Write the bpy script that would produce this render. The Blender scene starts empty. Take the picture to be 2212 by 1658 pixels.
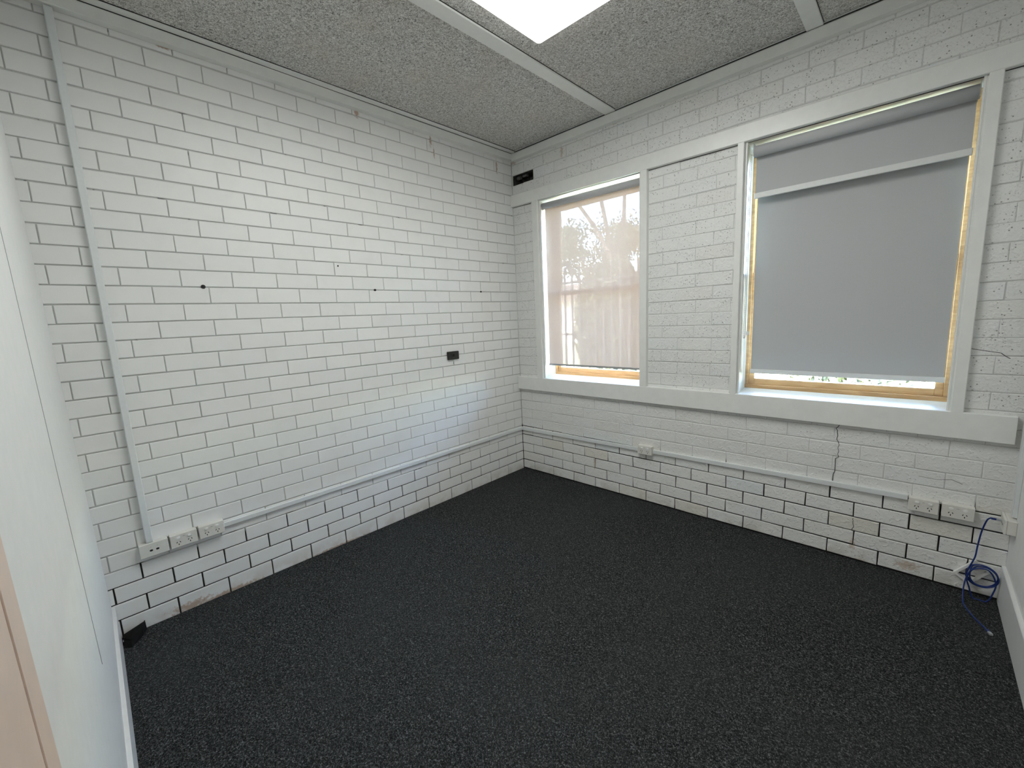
import bpy, math, random
from mathutils import Vector, Matrix, Euler

random.seed(7)
S = bpy.context.scene
COL = S.collection

# ------------------------------------------------------------------ camera
CAM_POS = Vector((2.7708, -2.9964, 1.4854))
CAM_ROT = Euler((1.41592, 0.04535, 0.75963), 'XYZ')
F_PX = 914.24
cd = bpy.data.cameras.new('camera')
cd.sensor_fit = 'HORIZONTAL'
cd.sensor_width = 36.0
cd.lens = F_PX / 2212.0 * 36.0
cd.clip_start = 0.01
cam = bpy.data.objects.new('camera', cd)
cam.location = CAM_POS
cam.rotation_euler = CAM_ROT
COL.objects.link(cam)
S.camera = cam
RM = CAM_ROT.to_matrix()


def px(p):
    """image position (2212 x 1658 frame) of a world point"""
    q = RM.transposed() @ (Vector(p) - CAM_POS)
    if q.z > -0.05:
        return None
    return (1106 + F_PX * q.x / -q.z, 829 - F_PX * q.y / -q.z)


# ------------------------------------------------------------------ world, sun, exposure
SKY_STRENGTH = 15.0
SUN_STRENGTH = 320.0
LAMP_STRENGTH = 8.7
w = bpy.data.worlds.new('sky')
S.world = w
w.use_nodes = True
wn = w.node_tree
sky = wn.nodes.new('ShaderNodeTexSky')
sky.sky_type = 'NISHITA'
sky.sun_disc = False
sky.sun_elevation = math.radians(52)
sky.sun_rotation = math.radians(200)
bgn = wn.nodes['Background']
bgn.inputs['Strength'].default_value = SKY_STRENGTH
wn.links.new(sky.outputs[0], bgn.inputs['Color'])

sd = bpy.data.lights.new('sun', 'SUN')
sd.energy = SUN_STRENGTH
sd.color = (1.0, 0.95, 0.88)
sd.angle = math.radians(0.6)
sun = bpy.data.objects.new('sun', sd)
# the sun stands behind the house (over the hall side), lighting the garden from the front
sun.rotation_euler = Vector((0.45, 0.75, -1.05)).to_track_quat('-Z', 'Y').to_euler()
sun.location = (0, -4, 8)
COL.objects.link(sun)

S.view_settings.view_transform = 'Standard'
S.view_settings.look = 'None'
S.view_settings.gamma = 1.0
S.view_settings.use_curve_mapping = False
S.view_settings.exposure = 0.25


# ------------------------------------------------------------------ node helpers
def new_mat(name):
    m = bpy.data.materials.new(name)
    m.use_nodes = True
    nt = m.node_tree
    return m, nt, nt.nodes['Principled BSDF'], nt.nodes['Material Output']


def setin(nt, sock, v):
    if isinstance(v, bpy.types.NodeSocket):
        nt.links.new(v, sock)
    elif isinstance(v, (tuple, list)):
        sock.default_value = (*v, 1.0) if (len(v) == 3 and sock.type == 'RGBA') else v
    else:
        sock.default_value = v


def MA(nt, op, a, b=0.0, c=None, clamp=False):
    n = nt.nodes.new('ShaderNodeMath')
    n.operation = op
    n.use_clamp = clamp
    setin(nt, n.inputs[0], a)
    setin(nt, n.inputs[1], b)
    if c is not None:
        setin(nt, n.inputs[2], c)
    return n.outputs[0]


def MIX(nt, fac, a, b, mode='MIX'):
    n = nt.nodes.new('ShaderNodeMix')
    n.data_type = 'RGBA'
    n.blend_type = mode
    setin(nt, n.inputs[0], fac)
    setin(nt, n.inputs[6], a)
    setin(nt, n.inputs[7], b)
    return n.outputs[2]


def RAMP(nt, fac, stops):
    n = nt.nodes.new('ShaderNodeValToRGB')
    e = n.color_ramp.elements
    while len(e) < len(stops):
        e.new(0.5)
    for i, (pos, c) in enumerate(stops):
        e[i].position = pos
        e[i].color = (*c, 1.0) if len(c) == 3 else c
    setin(nt, n.inputs[0], fac)
    return n.outputs[0]


def SMOOTH(nt, v, a, b):
    n = nt.nodes.new('ShaderNodeMapRange')
    n.interpolation_type = 'SMOOTHSTEP'
    setin(nt, n.inputs[0], v)
    n.inputs[1].default_value = a
    n.inputs[2].default_value = b
    return n.outputs[0]


def POS(nt):
    g = nt.nodes.new('ShaderNodeNewGeometry')
    s = nt.nodes.new('ShaderNodeSeparateXYZ')
    nt.links.new(g.outputs['Position'], s.inputs[0])
    return g.outputs['Position'], s.outputs[0], s.outputs[1], s.outputs[2]


def NOISE(nt, vec, scale, detail=3.0, rough=0.55, dist=0.0):
    n = nt.nodes.new('ShaderNodeTexNoise')
    if vec is not None:
        nt.links.new(vec, n.inputs['Vector'])
    n.inputs['Scale'].default_value = scale
    n.inputs['Detail'].default_value = detail
    n.inputs['Roughness'].default_value = rough
    n.inputs['Distortion'].default_value = dist
    return n.outputs[0]


def VORO(nt, vec, scale, feature='F1'):
    n = nt.nodes.new('ShaderNodeTexVoronoi')
    n.feature = feature
    nt.links.new(vec, n.inputs['Vector'])
    n.inputs['Scale'].default_value = scale
    return n.outputs['Distance']


def BUMP(nt, bsdf, h, strength, dist):
    n = nt.nodes.new('ShaderNodeBump')
    n.inputs['Strength'].default_value = strength
    n.inputs['Distance'].default_value = dist
    nt.links.new(h, n.inputs['Height'])
    nt.links.new(n.outputs[0], bsdf.inputs['Normal'])


def plain(name, col, rough=0.5, metal=0.0, bump=0.0, scale=60.0, var=0.03, spec=0.5):
    m, nt, b, o = new_mat(name)
    P, x, y, z = POS(nt)
    n = NOISE(nt, P, scale, 4)
    lo = tuple(max(0.0, c * (1 - var)) for c in col)
    hi = tuple(min(1.0, c * (1 + var)) for c in col)
    nt.links.new(RAMP(nt, n, [(0.3, lo), (0.7, hi)]), b.inputs['Base Color'])
    b.inputs['Roughness'].default_value = rough
    b.inputs['Metallic'].default_value = metal
    b.inputs['Specular IOR Level'].default_value = spec
    if bump:
        BUMP(nt, b, n, bump, 0.002)
    return m


def spots(nt, ca, cb, noise, lst):
    """union of ragged stains: lst of (a0, b0, ra, rb)"""
    acc = None
    for a0, b0, ra, rb in lst:
        da = MA(nt, 'DIVIDE', MA(nt, 'SUBTRACT', ca, a0), ra)
        db = MA(nt, 'DIVIDE', MA(nt, 'SUBTRACT', cb, b0), rb)
        d = MA(nt, 'SQRT', MA(nt, 'ADD', MA(nt, 'MULTIPLY', da, da), MA(nt, 'MULTIPLY', db, db)))
        d = MA(nt, 'ADD', d, MA(nt, 'MULTIPLY', MA(nt, 'SUBTRACT', noise, 0.5), 2.2))
        f = SMOOTH(nt, d, 1.0, 0.35)
        acc = f if acc is None else MA(nt, 'MAXIMUM', acc, f)
    return acc


# ------------------------------------------------------------------ materials
WHITE = (0.80, 0.805, 0.785)

# smooth painted bricks of the left wall
m, nt, b, o = new_mat('white_paint_smooth_brick')
P, X, Y, Z = POS(nt)
inf = nt.nodes.new('ShaderNodeObjectInfo')
col = RAMP(nt, inf.outputs['Random'], [(0.0, (0.845, 0.85, 0.835)), (0.5, (0.865, 0.87, 0.855)), (1.0, (0.88, 0.885, 0.865))])
nz = NOISE(nt, P, 9.0, 5)
col = MIX(nt, MA(nt, 'MULTIPLY', SMOOTH(nt, nz, 0.45, 0.75), 0.10), col, (0.62, 0.62, 0.58))
fine = NOISE(nt, P, 55.0, 4)
rust = spots(nt, Y, Z, fine, [(-1.471, 2.853, 0.022, 0.03), (-2.46, 2.872, 0.05, 0.014), (-0.885, 2.83, 0.014, 0.05),
                              (-0.19, 2.79, 0.014, 0.065), (-0.86, 2.75, 0.008, 0.05), (-2.72, 0.012, 0.12, 0.03), (-2.55, 0.0, 0.2, 0.018), (-1.9, -0.004, 0.25, 0.012)])
col = MIX(nt, MA(nt, 'MULTIPLY', rust, 0.7), col, (0.38, 0.20, 0.10))
low = MA(nt, 'MULTIPLY', SMOOTH(nt, Z, 0.09, 0.0), SMOOTH(nt, nz, 0.42, 0.62))
col = MIX(nt, MA(nt, 'MULTIPLY', low, 0.35), col, (0.50, 0.44, 0.34))
nt.links.new(col, b.inputs['Base Color'])
b.inputs['Roughness'].default_value = 0.42
h = MA(nt, 'ADD', MA(nt, 'MULTIPLY', NOISE(nt, P, 30, 4), 0.6), MA(nt, 'MULTIPLY', NOISE(nt, P, 160, 3), 0.3))
BUMP(nt, b, h, 0.10, 0.004)
M_BRICK_L = m

# rough, pitted painted bricks of the window wall
m, nt, b, o = new_mat('white_paint_rough_brick')
P, X, Y, Z = POS(nt)
inf = nt.nodes.new('ShaderNodeObjectInfo')
col = RAMP(nt, inf.outputs['Random'], [(0.0, (0.83, 0.84, 0.83)), (0.45, (0.855, 0.86, 0.84)), (0.84, (0.87, 0.87, 0.85)),
                                       (0.87, (0.80, 0.785, 0.72)), (0.93, (0.83, 0.81, 0.75)), (0.95, (0.79, 0.84, 0.845)), (1.0, (0.82, 0.85, 0.86))])
hi_col = (0.81, 0.815, 0.80)
col = MIX(nt, MA(nt, 'ADD', MA(nt, 'MULTIPLY', SMOOTH(nt, Z, 0.4, 0.5), 0.75), 0.0), col, hi_col)
mott = NOISE(nt, P, 26.0, 6, 0.65)
patch = NOISE(nt, P, 5.0, 3)
pit = VORO(nt, P, 62.0)
pitm = MA(nt, 'MULTIPLY', SMOOTH(nt, pit, 0.24, 0.10), SMOOTH(nt, NOISE(nt, P, 14.0, 3), 0.44, 0.54))
up = SMOOTH(nt, Z, 0.7, 1.0)
col = MIX(nt, MA(nt, 'MULTIPLY', pitm, MA(nt, 'ADD', MA(nt, 'MULTIPLY', up, 0.55), 0.3)), col, (0.15, 0.15, 0.145))
speck = SMOOTH(nt, NOISE(nt, P, 110.0, 4, 0.7), 0.55, 0.66)
col = MIX(nt, MA(nt, 'MULTIPLY', MA(nt, 'MULTIPLY', speck, SMOOTH(nt, patch, 0.40, 0.62)), MA(nt, 'ADD', MA(nt, 'MULTIPLY', up, 0.55), 0.05)), col, (0.30, 0.30, 0.30))
fine = NOISE(nt, P, 55.0, 4)
rust = spots(nt, X, Z, fine, [(0.565, 2.80, 0.016, 0.06), (1.043, 2.86, 0.03, 0.015), (0.03, 2.86, 0.05, 0.025), (2.585, 0.09, 0.016, 0.05), (2.6, 0.0, 0.07, 0.015),
                              (2.82, 0.05, 0.06, 0.035), (0.83, 0.22, 0.008, 0.08)])
col = MIX(nt, MA(nt, 'MULTIPLY', rust, 0.55), col, (0.47, 0.31, 0.20))
low = MA(nt, 'MULTIPLY', SMOOTH(nt, Z, 0.10, 0.0), SMOOTH(nt, NOISE(nt, P, 9.0, 5), 0.42, 0.62))
col = MIX(nt, MA(nt, 'MULTIPLY', low, 0.4), col, (0.48, 0.44, 0.34))
nt.links.new(col, b.inputs['Base Color'])
b.inputs['Roughness'].default_value = 0.55
h = MA(nt, 'ADD', MA(nt, 'MULTIPLY', mott, 1.0), MA(nt, 'MULTIPLY', NOISE(nt, P, 75, 4, 0.6, 0.6), 0.6))
h = MA(nt, 'SUBTRACT', h, MA(nt, 'MULTIPLY', pitm, 0.9))
lump = SMOOTH(nt, NOISE(nt, P, 42.0, 3, 0.5, 0.8), 0.50, 0.72)
h = MA(nt, 'ADD', h, MA(nt, 'MULTIPLY', lump, 0.8))
BUMP(nt, b, h, 0.36, 0.009)
M_BRICK_B = m


# mortar: painted over higher up, bare and black in the lowest courses
def mortar(name, zlim, white):
    m, nt, b, o = new_mat(name)
    P, X, Y, Z = POS(nt)
    n1 = NOISE(nt, P, 7.0, 3)
    n2 = NOISE(nt, P, 38.0, 4)
    lim = MA(nt, 'ADD', Z, MA(nt, 'MULTIPLY', MA(nt, 'SUBTRACT', n1, 0.5), 0.16))
    bare = SMOOTH(nt, lim, zlim + 0.012, zlim - 0.012)
    bare = MA(nt, 'MULTIPLY', bare, SMOOTH(nt, MA(nt, 'ADD', n2, MA(nt, 'MULTIPLY', n1, 0.6)), 0.50, 0.62))
    crack = SMOOTH(nt, NOISE(nt, P, 11.0, 5, 0.6), 0.64, 0.70)
    bare = MA(nt, 'MAXIMUM', bare, MA(nt, 'MULTIPLY', crack, 0.65))
    col = MIX(nt, bare, white, (0.018, 0.017, 0.016))
    nt.links.new(col, b.inputs['Base Color'])
    b.inputs['Roughness'].default_value = 0.8
    BUMP(nt, b, n2, 0.3, 0.004)
    return m


M_MORTAR_L = mortar('painted_mortar_side', 0.325, (0.60, 0.605, 0.59))
M_MORTAR_B = mortar('painted_mortar_window', 0.45, (0.60, 0.605, 0.59))
M_CAVITY = plain('dark_cavity_mortar', (0.05, 0.048, 0.045), 0.95, bump=0.8, scale=50, var=0.6)
M_CHUNK = plain('grey_mortar_lump', (0.13, 0.13, 0.125), 0.95, bump=0.8, scale=60, var=0.4)
M_PLASTER = plain('white_plasterboard_paint', (0.86, 0.87, 0.86), 0.45, bump=0.04, scale=25, var=0.02)
M_TRIM = plain('white_gloss_trim_paint', (0.83, 0.84, 0.81), 0.32, bump=0.03, scale=18, var=0.025)
M_BASE = plain('white_baseboard_paint', (0.80, 0.81, 0.81), 0.35, bump=0.05, scale=30, var=0.02)
M_CONDUIT = plain('white_plastic_trunking', (0.77, 0.80, 0.805), 0.3, var=0.02)
M_PLATE = plain('warm_white_plastic', (0.76, 0.75, 0.70), 0.32, var=0.02)
M_SWITCH = plain('bright_white_rocker', (0.92, 0.92, 0.90), 0.22, var=0.02)
M_BLACK = plain('black_plastic', (0.012, 0.012, 0.012), 0.42, var=0.3)
M_HOLE = plain('dark_socket_hole', (0.008, 0.008, 0.008), 0.8, var=0.2)
M_CASE = plain('matt_black_plastic', (0.006, 0.006, 0.006), 0.8, var=0.3, spec=0.2)
M_BLUE = plain('blue_cable_jacket', (0.006, 0.028, 0.18), 0.35, var=0.1)
M_CLEAR = plain('clear_grey_connector', (0.42, 0.44, 0.46), 0.25, var=0.1)
M_BEIGE = plain('beige_door_paint', (0.78, 0.63, 0.54), 0.45, bump=0.03, scale=20, var=0.04)
M_STEEL = plain('brushed_steel', (0.55, 0.55, 0.55), 0.35, 1.0)
M_CRACK_SHADOW = plain('crack_shadow_gap', (0.03, 0.03, 0.028), 0.95, var=0.3)  # wall cracks, and the drawn shadow lines along trim edges

# strawboard ceiling
m, nt, b, o = new_mat('flecked_strawboard')
P, X, Y, Z = POS(nt)
n1 = NOISE(nt, P, 108.0, 3.0, 0.6, 1.2)
n2 = NOISE(nt, P, 225.0, 2.0, 0.6, 0.8)
n3 = NOISE(nt, P, 3.2, 4)
f = MA(nt, 'ADD', MA(nt, 'MULTIPLY', n1, 0.6), MA(nt, 'MULTIPLY', n2, 0.4))
col = RAMP(nt, f, [(0.36, (0.10, 0.095, 0.085)), (0.45, (0.42, 0.41, 0.39)), (0.53, (0.70, 0.69, 0.66)), (0.62, (0.92, 0.91, 0.89))])
col = MIX(nt, MA(nt, 'MULTIPLY', SMOOTH(nt, n3, 0.45, 0.7), 0.25), col, (0.60, 0.54, 0.47))
nt.links.new(col, b.inputs['Base Color'])
b.inputs['Roughness'].default_value = 0.95
b.inputs['Specular IOR Level'].default_value = 0.1
BUMP(nt, b, f, 0.5, 0.008)
M_STRAW = m

# carpet
m, nt, b, o = new_mat('charcoal_loop_carpet')
P, X, Y, Z = POS(nt)
n1 = NOISE(nt, P, 150.0, 3.0, 0.65, 0.9)
n2 = NOISE(nt, P, 330.0, 2.0, 0.6)
n3 = NOISE(nt, P, 1.3, 3)
f = MA(nt, 'ADD', MA(nt, 'MULTIPLY', n1, 0.62), MA(nt, 'MULTIPLY', n2, 0.38))
col = RAMP(nt, f, [(0.40, (0.006, 0.0065, 0.007)), (0.50, (0.024, 0.0255, 0.0262)), (0.57, (0.085, 0.089, 0.09)), (0.66, (0.24, 0.25, 0.25))])
col = MIX(nt, MA(nt, 'MULTIPLY', SMOOTH(nt, n3, 0.35, 0.7), 0.3), col, (0.05, 0.053, 0.053))
nt.links.new(col, b.inputs['Base Color'])
b.inputs['Roughness'].default_value = 1.0
b.inputs['Specular IOR Level'].default_value = 0.05
BUMP(nt, b, f, 0.8, 0.006)
M_CARPET = m

# timber sashes
m, nt, b, o = new_mat('honey_timber')
P, X, Y, Z = POS(nt)
mp = nt.nodes.new('ShaderNodeMapping')
mp.inputs['Scale'].default_value = (6, 60, 60)
nt.links.new(P, mp.inputs[0])
g = NOISE(nt, mp.outputs[0], 1.0, 5, 0.6, 0.4)
nt.links.new(RAMP(nt, g, [(0.3, (0.36, 0.205, 0.085)), (0.7, (0.55, 0.345, 0.165))]), b.inputs['Base Color'])
b.inputs['Roughness'].default_value = 0.4
M_TIMBER = m

# blinds
M_BLOCKOUT = plain('grey_blockout_cloth', (0.52, 0.53, 0.535), 0.75, bump=0.05, scale=400, var=0.03, spec=0.2)
M_RAIL = plain('pale_grey_rail', (0.76, 0.775, 0.765), 0.35, var=0.02)
M_RAIL_D = plain('mid_grey_rail', (0.36, 0.36, 0.36), 0.4, var=0.02)
M_CHAIN = plain('white_bead_chain', (0.62, 0.60, 0.56), 0.35, var=0.05)
m, nt, b, o = new_mat('beige_sunscreen_mesh')
P, X, Y, Z = POS(nt)
wv = NOISE(nt, P, 300.0, 2)
colr = RAMP(nt, wv, [(0.3, (0.70, 0.555, 0.475)), (0.7, (0.77, 0.625, 0.54))])
tl = nt.nodes.new('ShaderNodeBsdfTranslucent')
nt.links.new(colr, tl.inputs['Color'])
df = nt.nodes.new('ShaderNodeBsdfDiffuse')
nt.links.new(colr, df.inputs['Color'])
tr = nt.nodes.new('ShaderNodeBsdfTransparent')
mx1 = nt.nodes.new('ShaderNodeMixShader')
mx1.inputs[0].default_value = 0.967
nt.links.new(tl.outputs[0], mx1.inputs[1])
nt.links.new(df.outputs[0], mx1.inputs[2])
mx2 = nt.nodes.new('ShaderNodeMixShader')
mx2.inputs[0].default_value = 0.023
nt.links.new(mx1.outputs[0], mx2.inputs[1])
nt.links.new(tr.outputs[0], mx2.inputs[2])
nt.links.new(mx2.outputs[0], o.inputs['Surface'])
M_SHEER = m

m, nt, b, o = new_mat('window_glass')
P, X, Y, Z = POS(nt)
tr = nt.nodes.new('ShaderNodeBsdfTransparent')
tr.inputs[0].default_value = (0.95, 0.97, 0.96, 1)
gl = nt.nodes.new('ShaderNodeBsdfGlossy')
gl.inputs['Roughness'].default_value = 0.02
fr = nt.nodes.new('ShaderNodeFresnel')
fr.inputs[0].default_value = 1.45
mx = nt.nodes.new('ShaderNodeMixShader')
nt.links.new(fr.outputs[0], mx.inputs[0])
nt.links.new(tr.outputs[0], mx.inputs[1])
nt.links.new(gl.outputs[0], mx.inputs[2])
nt.links.new(mx.outputs[0], o.inputs['Surface'])
M_GLASS = m

m, nt, b, o = new_mat('lit_acrylic_diffuser')
em = nt.nodes.new('ShaderNodeEmission')
em.inputs['Color'].default_value = (0.985, 1.0, 0.965, 1)
em.inputs['Strength'].default_value = LAMP_STRENGTH
nt.links.new(em.outputs[0], o.inputs['Surface'])
M_DIFF = m
m, nt, b, o = new_mat('prismatic_diffuser_edge')
em = nt.nodes.new('ShaderNodeEmission')
em.inputs['Color'].default_value = (0.985, 1.0, 0.965, 1)
em.inputs['Strength'].default_value = LAMP_STRENGTH * 0.22
nt.links.new(em.outputs[0], o.inputs['Surface'])
M_DIFF_EDGE = m

# garden
M_GRASS = plain('sunny_lawn', (0.33, 0.34, 0.19), 0.95, bump=0.6, scale=40, var=0.5)
M_PAVE = plain('pale_concrete_path', (0.62, 0.58, 0.56), 0.9, bump=0.3, scale=30, var=0.12)
M_FENCE = plain('dark_steel_paint', (0.012, 0.012, 0.013), 0.5, var=0.1)
M_BARK = plain('grey_brown_bark', (0.09, 0.07, 0.06), 0.95, bump=0.7, scale=25, var=0.4)
M_LEAF = plain('olive_leaf', (0.045, 0.052, 0.022), 0.6, scale=3.0, var=0.5)
M_FAR = plain('sunlit_cream_render', (0.66, 0.60, 0.52), 0.9, bump=0.2, scale=10, var=0.1)


# ------------------------------------------------------------------ mesh helpers
class MB:
    def __init__(self):
        self.v, self.f, self.smooth = [], [], []

    def add(self, vs, fs, smooth=False):
        o = len(self.v)
        self.v += [tuple(q) for q in vs]
        self.f += [tuple(i + o for i in q) for q in fs]
        self.smooth += [smooth] * len(fs)
        return self

    def box(self, x0, x1, y0, y1, z0, z1):
        vs = [(x, y, z) for x in (x0, x1) for y in (y0, y1) for z in (z0, z1)]
        return self.add(vs, [(0, 1, 3, 2), (4, 6, 7, 5), (0, 4, 5, 1), (2, 3, 7, 6), (0, 2, 6, 4), (1, 5, 7, 3)])

    def bbox(self, x0, x1, y0, y1, z0, z1, c=0.002):
        """box with all edges chamfered"""
        xs, ys, zs = (x0, x1), (y0, y1), (z0, z1)
        sg = (1, -1)
        vs, idx = [], {}
        for i in (0, 1):
            for j in (0, 1):
                for k in (0, 1):
                    bx, by, bz = xs[i], ys[j], zs[k]
                    for a in range(3):
                        q = [bx + sg[i] * c, by + sg[j] * c, bz + sg[k] * c]
                        q[a] = (bx, by, bz)[a]
                        idx[i, j, k, a] = len(vs)
                        vs.append(tuple(q))
        fs = []
        R4 = ((0, 0), (1, 0), (1, 1), (0, 1))
        for a in range(3):
            for s in (0, 1):
                q = []
                for (p_, q_) in R4:
                    t = [0, 0, 0]
                    t[a] = s
                    t[(a + 1) % 3] = p_
                    t[(a + 2) % 3] = q_
                    q.append(idx[t[0], t[1], t[2], a])
                fs.append(tuple(q if s else q[::-1]))
        for a in range(3):      # edges running along axis a
            b_, c_ = (a + 1) % 3, (a + 2) % 3
            for s in (0, 1):
                for t in (0, 1):
                    lo, hi = [0, 0, 0], [0, 0, 0]
                    lo[a], hi[a] = 0, 1
                    lo[b_] = hi[b_] = s
                    lo[c_] = hi[c_] = t
                    q = [idx[(*lo, b_)], idx[(*hi, b_)], idx[(*hi, c_)], idx[(*lo, c_)]]
                    fs.append(tuple(q if (s ^ t) else q[::-1]))
        for i in (0, 1):
            for j in (0, 1):
                for k in (0, 1):
                    q = [idx[i, j, k, a] for a in range(3)]
                    fs.append(tuple(q if (i + j + k) % 2 else q[::-1]))
        return self.add(vs, fs)

    def tube(self, pts, r, n=8, caps=True, closed=False):
        pts = [Vector(q) for q in pts]
        rs = r if isinstance(r, (list, tuple)) else [r] * len(pts)
        N = len(pts)
        up = None
        rings = []
        for i, q in enumerate(pts):
            if closed:
                t = pts[(i + 1) % N] - pts[i - 1]
            else:
                t = pts[min(i + 1, N - 1)] - pts[max(i - 1, 0)]
            if t.length < 1e-9:
                t = Vector((0, 0, 1))
            t.normalize()
            if up is None:
                up = t.orthogonal().normalized()
            else:
                up = (up - t * up.dot(t))
                up = up.normalized() if up.length > 1e-6 else t.orthogonal().normalized()
            sd_ = t.cross(up)
            rings.append([q + (up * math.cos(2 * math.pi * k / n) + sd_ * math.sin(2 * math.pi * k / n)) * rs[i] for k in range(n)])
        vs = [v for rg in rings for v in rg]
        fs = []
        for i in range(N if closed else N - 1):
            a, b_ = i * n, ((i + 1) % N) * n
            for k in range(n):
                k2 = (k + 1) % n
                fs.append((a + k, a + k2, b_ + k2, b_ + k))
        self.add(vs, fs, True)
        if caps and not closed:
            o_ = len(self.v) - len(vs)
            self.f.append(tuple(o_ + k for k in range(n))[::-1])
            self.f.append(tuple(o_ + (N - 1) * n + k for k in range(n)))
            self.smooth += [False, False]
        return self

    def prism(self, poly, axis, a0, a1):
        """poly: list of 2D points, extruded along axis 0/1/2"""
        n = len(poly)

        def mk(p_, a):
            q = [p_[0], p_[1]]
            q.insert(axis, a)
            return tuple(q)
        vs = [mk(p_, a0) for p_ in poly] + [mk(p_, a1) for p_ in poly]
        fs = [tuple(range(n))[::-1], tuple(range(n, 2 * n))]
        for i in range(n):
            j = (i + 1) % n
            fs.append((i, j, n + j, n + i))
        return self.add(vs, fs)

    def disc(self, c, ax, r, depth, n=16):
        c = Vector(c)
        a = Vector(ax).normalized()
        return self.tube([c, c + a * depth], r, n)

    def mesh(self, name, mat, org=(0, 0, 0), fix=True):
        me = bpy.data.meshes.new(name)
        ox, oy, oz = org
        me.from_pydata([(x - ox, y - oy, z - oz) for x, y, z in self.v], [], self.f)
        me.polygons.foreach_set('use_smooth', self.smooth)
        me.materials.append(mat)
        me.update()
        if fix:
            import bmesh
            bm = bmesh.new()
            bm.from_mesh(me)
            bmesh.ops.recalc_face_normals(bm, faces=bm.faces)
            bm.to_mesh(me)
            bm.free()
        return me

    def build(self, name, mat, parent=None, org=None, **k):
        """org: world origin of the object (default: its parent's, or base centre of its bounds)"""
        if parent is not None and org is None:
            org = WORG.get(parent.name, (0, 0, 0))
        if org is None:
            xs, ys, zs = zip(*self.v)
            org = ((min(xs) + max(xs)) / 2, (min(ys) + max(ys)) / 2, min(zs))
        ob = bpy.data.objects.new(name, self.mesh(name, mat, org))
        COL.objects.link(ob)
        WORG[ob.name] = tuple(org)
        if parent is not None:
            ob.parent = parent
            po = WORG.get(parent.name, (0, 0, 0))
            ob.location = tuple(org[i] - po[i] for i in range(3))
        else:
            ob.location = org
        for kk, vv in k.items():
            ob[kk] = vv
        return ob


WORG = {}


def empty(name, org, **k):
    e = bpy.data.objects.new(name, None)
    e.empty_display_size = 0.05
    e.location = org
    COL.objects.link(e)
    WORG[e.name] = tuple(org)
    for kk, vv in k.items():
        e[kk] = vv
    return e


def struct(label, cat):
    return dict(kind='structure', label=label, category=cat)


def lerp(a, b_, t):
    return a + (b_ - a) * t


# ------------------------------------------------------------------ dimensions
CH, CL = 0.086, 0.2324          # brick course height, brick pitch
RX = 3.166                      # right wall
FZ = -0.008                     # carpet
CZ = 2.930                      # underside of the ceiling boards
DEEP = 0.28


def yf(x, z):                   # face of the (slightly crooked) door wall
    return -3.026 - 0.0085 * z - 0.022 * x


# openings of the window wall (behind the trim): x0, x1, z0, z1
W1 = (0.315, 1.262, 0.925, 2.470)
W2 = (1.938, 2.914, 0.925, 2.462)
TIMB = 0.155                    # depth of the sashes behind the wall face
VENT = (0.012, 0.252, 31 * CH - 0.004, 32 * CH - 0.004)

# ------------------------------------------------------------------ floor and ceiling
MB().box(-0.02, RX + 0.02, -3.3, 0.02, FZ - 0.10, FZ).build('floor', M_CARPET, org=(0, 0, 0), **struct('charcoal flecked loop pile carpet over the whole floor', 'floor'))

ceil = MB().box(-0.3, RX + 0.3, -3.6, 0.3, CZ + 0.02, CZ + 0.2).build('ceiling', M_PLASTER, org=(0, 0, 0), **struct('grey flecked strawboard ceiling divided by white cover strips', 'ceiling'))
STRIPS = [(0.995, 1.080), (2.222, 2.298)]
for a, b_ in ((0.0, 1.036), (1.039, 2.259), (2.262, RX)):
    MB().box(a, b_, -3.12, 0.0, CZ, CZ + 0.022).build('ceiling_panel', M_STRAW, ceil)

tn = 1


def trim(mb, label, mat=M_TRIM, cat='trim'):
    global tn
    ob = mb.build('trim_%d' % tn, mat, org=(0, 0, 0), **struct(label, cat))
    tn += 1
    return ob


for (a, b_), lab in zip(STRIPS, ('white ceiling cover strip between the ceiling light and left brick wall', 'white ceiling cover strip near the right wall, above the wide window')):
    trim(MB().bbox(a, b_, -3.10, -0.045, CZ - 0.012, CZ, 0.002), lab)
# cornices: square timber beads
trim(MB().bbox(0.0, 0.045, -3.06, -0.0, 2.866, 2.919, 0.002), 'white square timber cornice along the top of the left brick wall')
trim(MB().bbox(0.0, 0.088, -3.06, -0.0, 2.9205, CZ, 0.001), 'flat white cover strip between the left cornice and ceiling board')
trim(MB().bbox(0.045, RX, -0.045, 0.0, 2.856, 2.915, 0.002), 'white square timber cornice above the two windows')
trim(MB().bbox(0.088, RX, -0.043, 0.0, 2.9165, CZ, 0.001), 'narrow white packing strip on top of the window wall cornice')


def gap_shadow_line(a, b_, r, par):  # dark tube standing in for the contact shadow along an edge
    MB().tube([a, b_], r, 5).build('gap_shadow', M_CRACK_SHADOW, par)


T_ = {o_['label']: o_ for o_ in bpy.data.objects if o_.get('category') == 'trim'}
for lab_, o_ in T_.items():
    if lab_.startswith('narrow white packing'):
        gap_shadow_line((0.088, -0.0445, 2.9205), (RX, -0.0445, 2.9205), 0.0038, o_)
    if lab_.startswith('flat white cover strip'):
        gap_shadow_line((0.0465, -3.03, 2.9195), (0.0465, -0.045, 2.9195), 0.0022, o_)
        gap_shadow_line((0.0885, -3.03, CZ - 0.001), (0.0885, -0.045, CZ - 0.001), 0.0026, o_)
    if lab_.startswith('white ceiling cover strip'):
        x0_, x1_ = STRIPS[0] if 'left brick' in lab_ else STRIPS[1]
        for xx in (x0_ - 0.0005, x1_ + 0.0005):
            gap_shadow_line((xx, -3.05, CZ - 0.0008), (xx, -0.046, CZ - 0.0008), 0.0024, o_)


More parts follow.
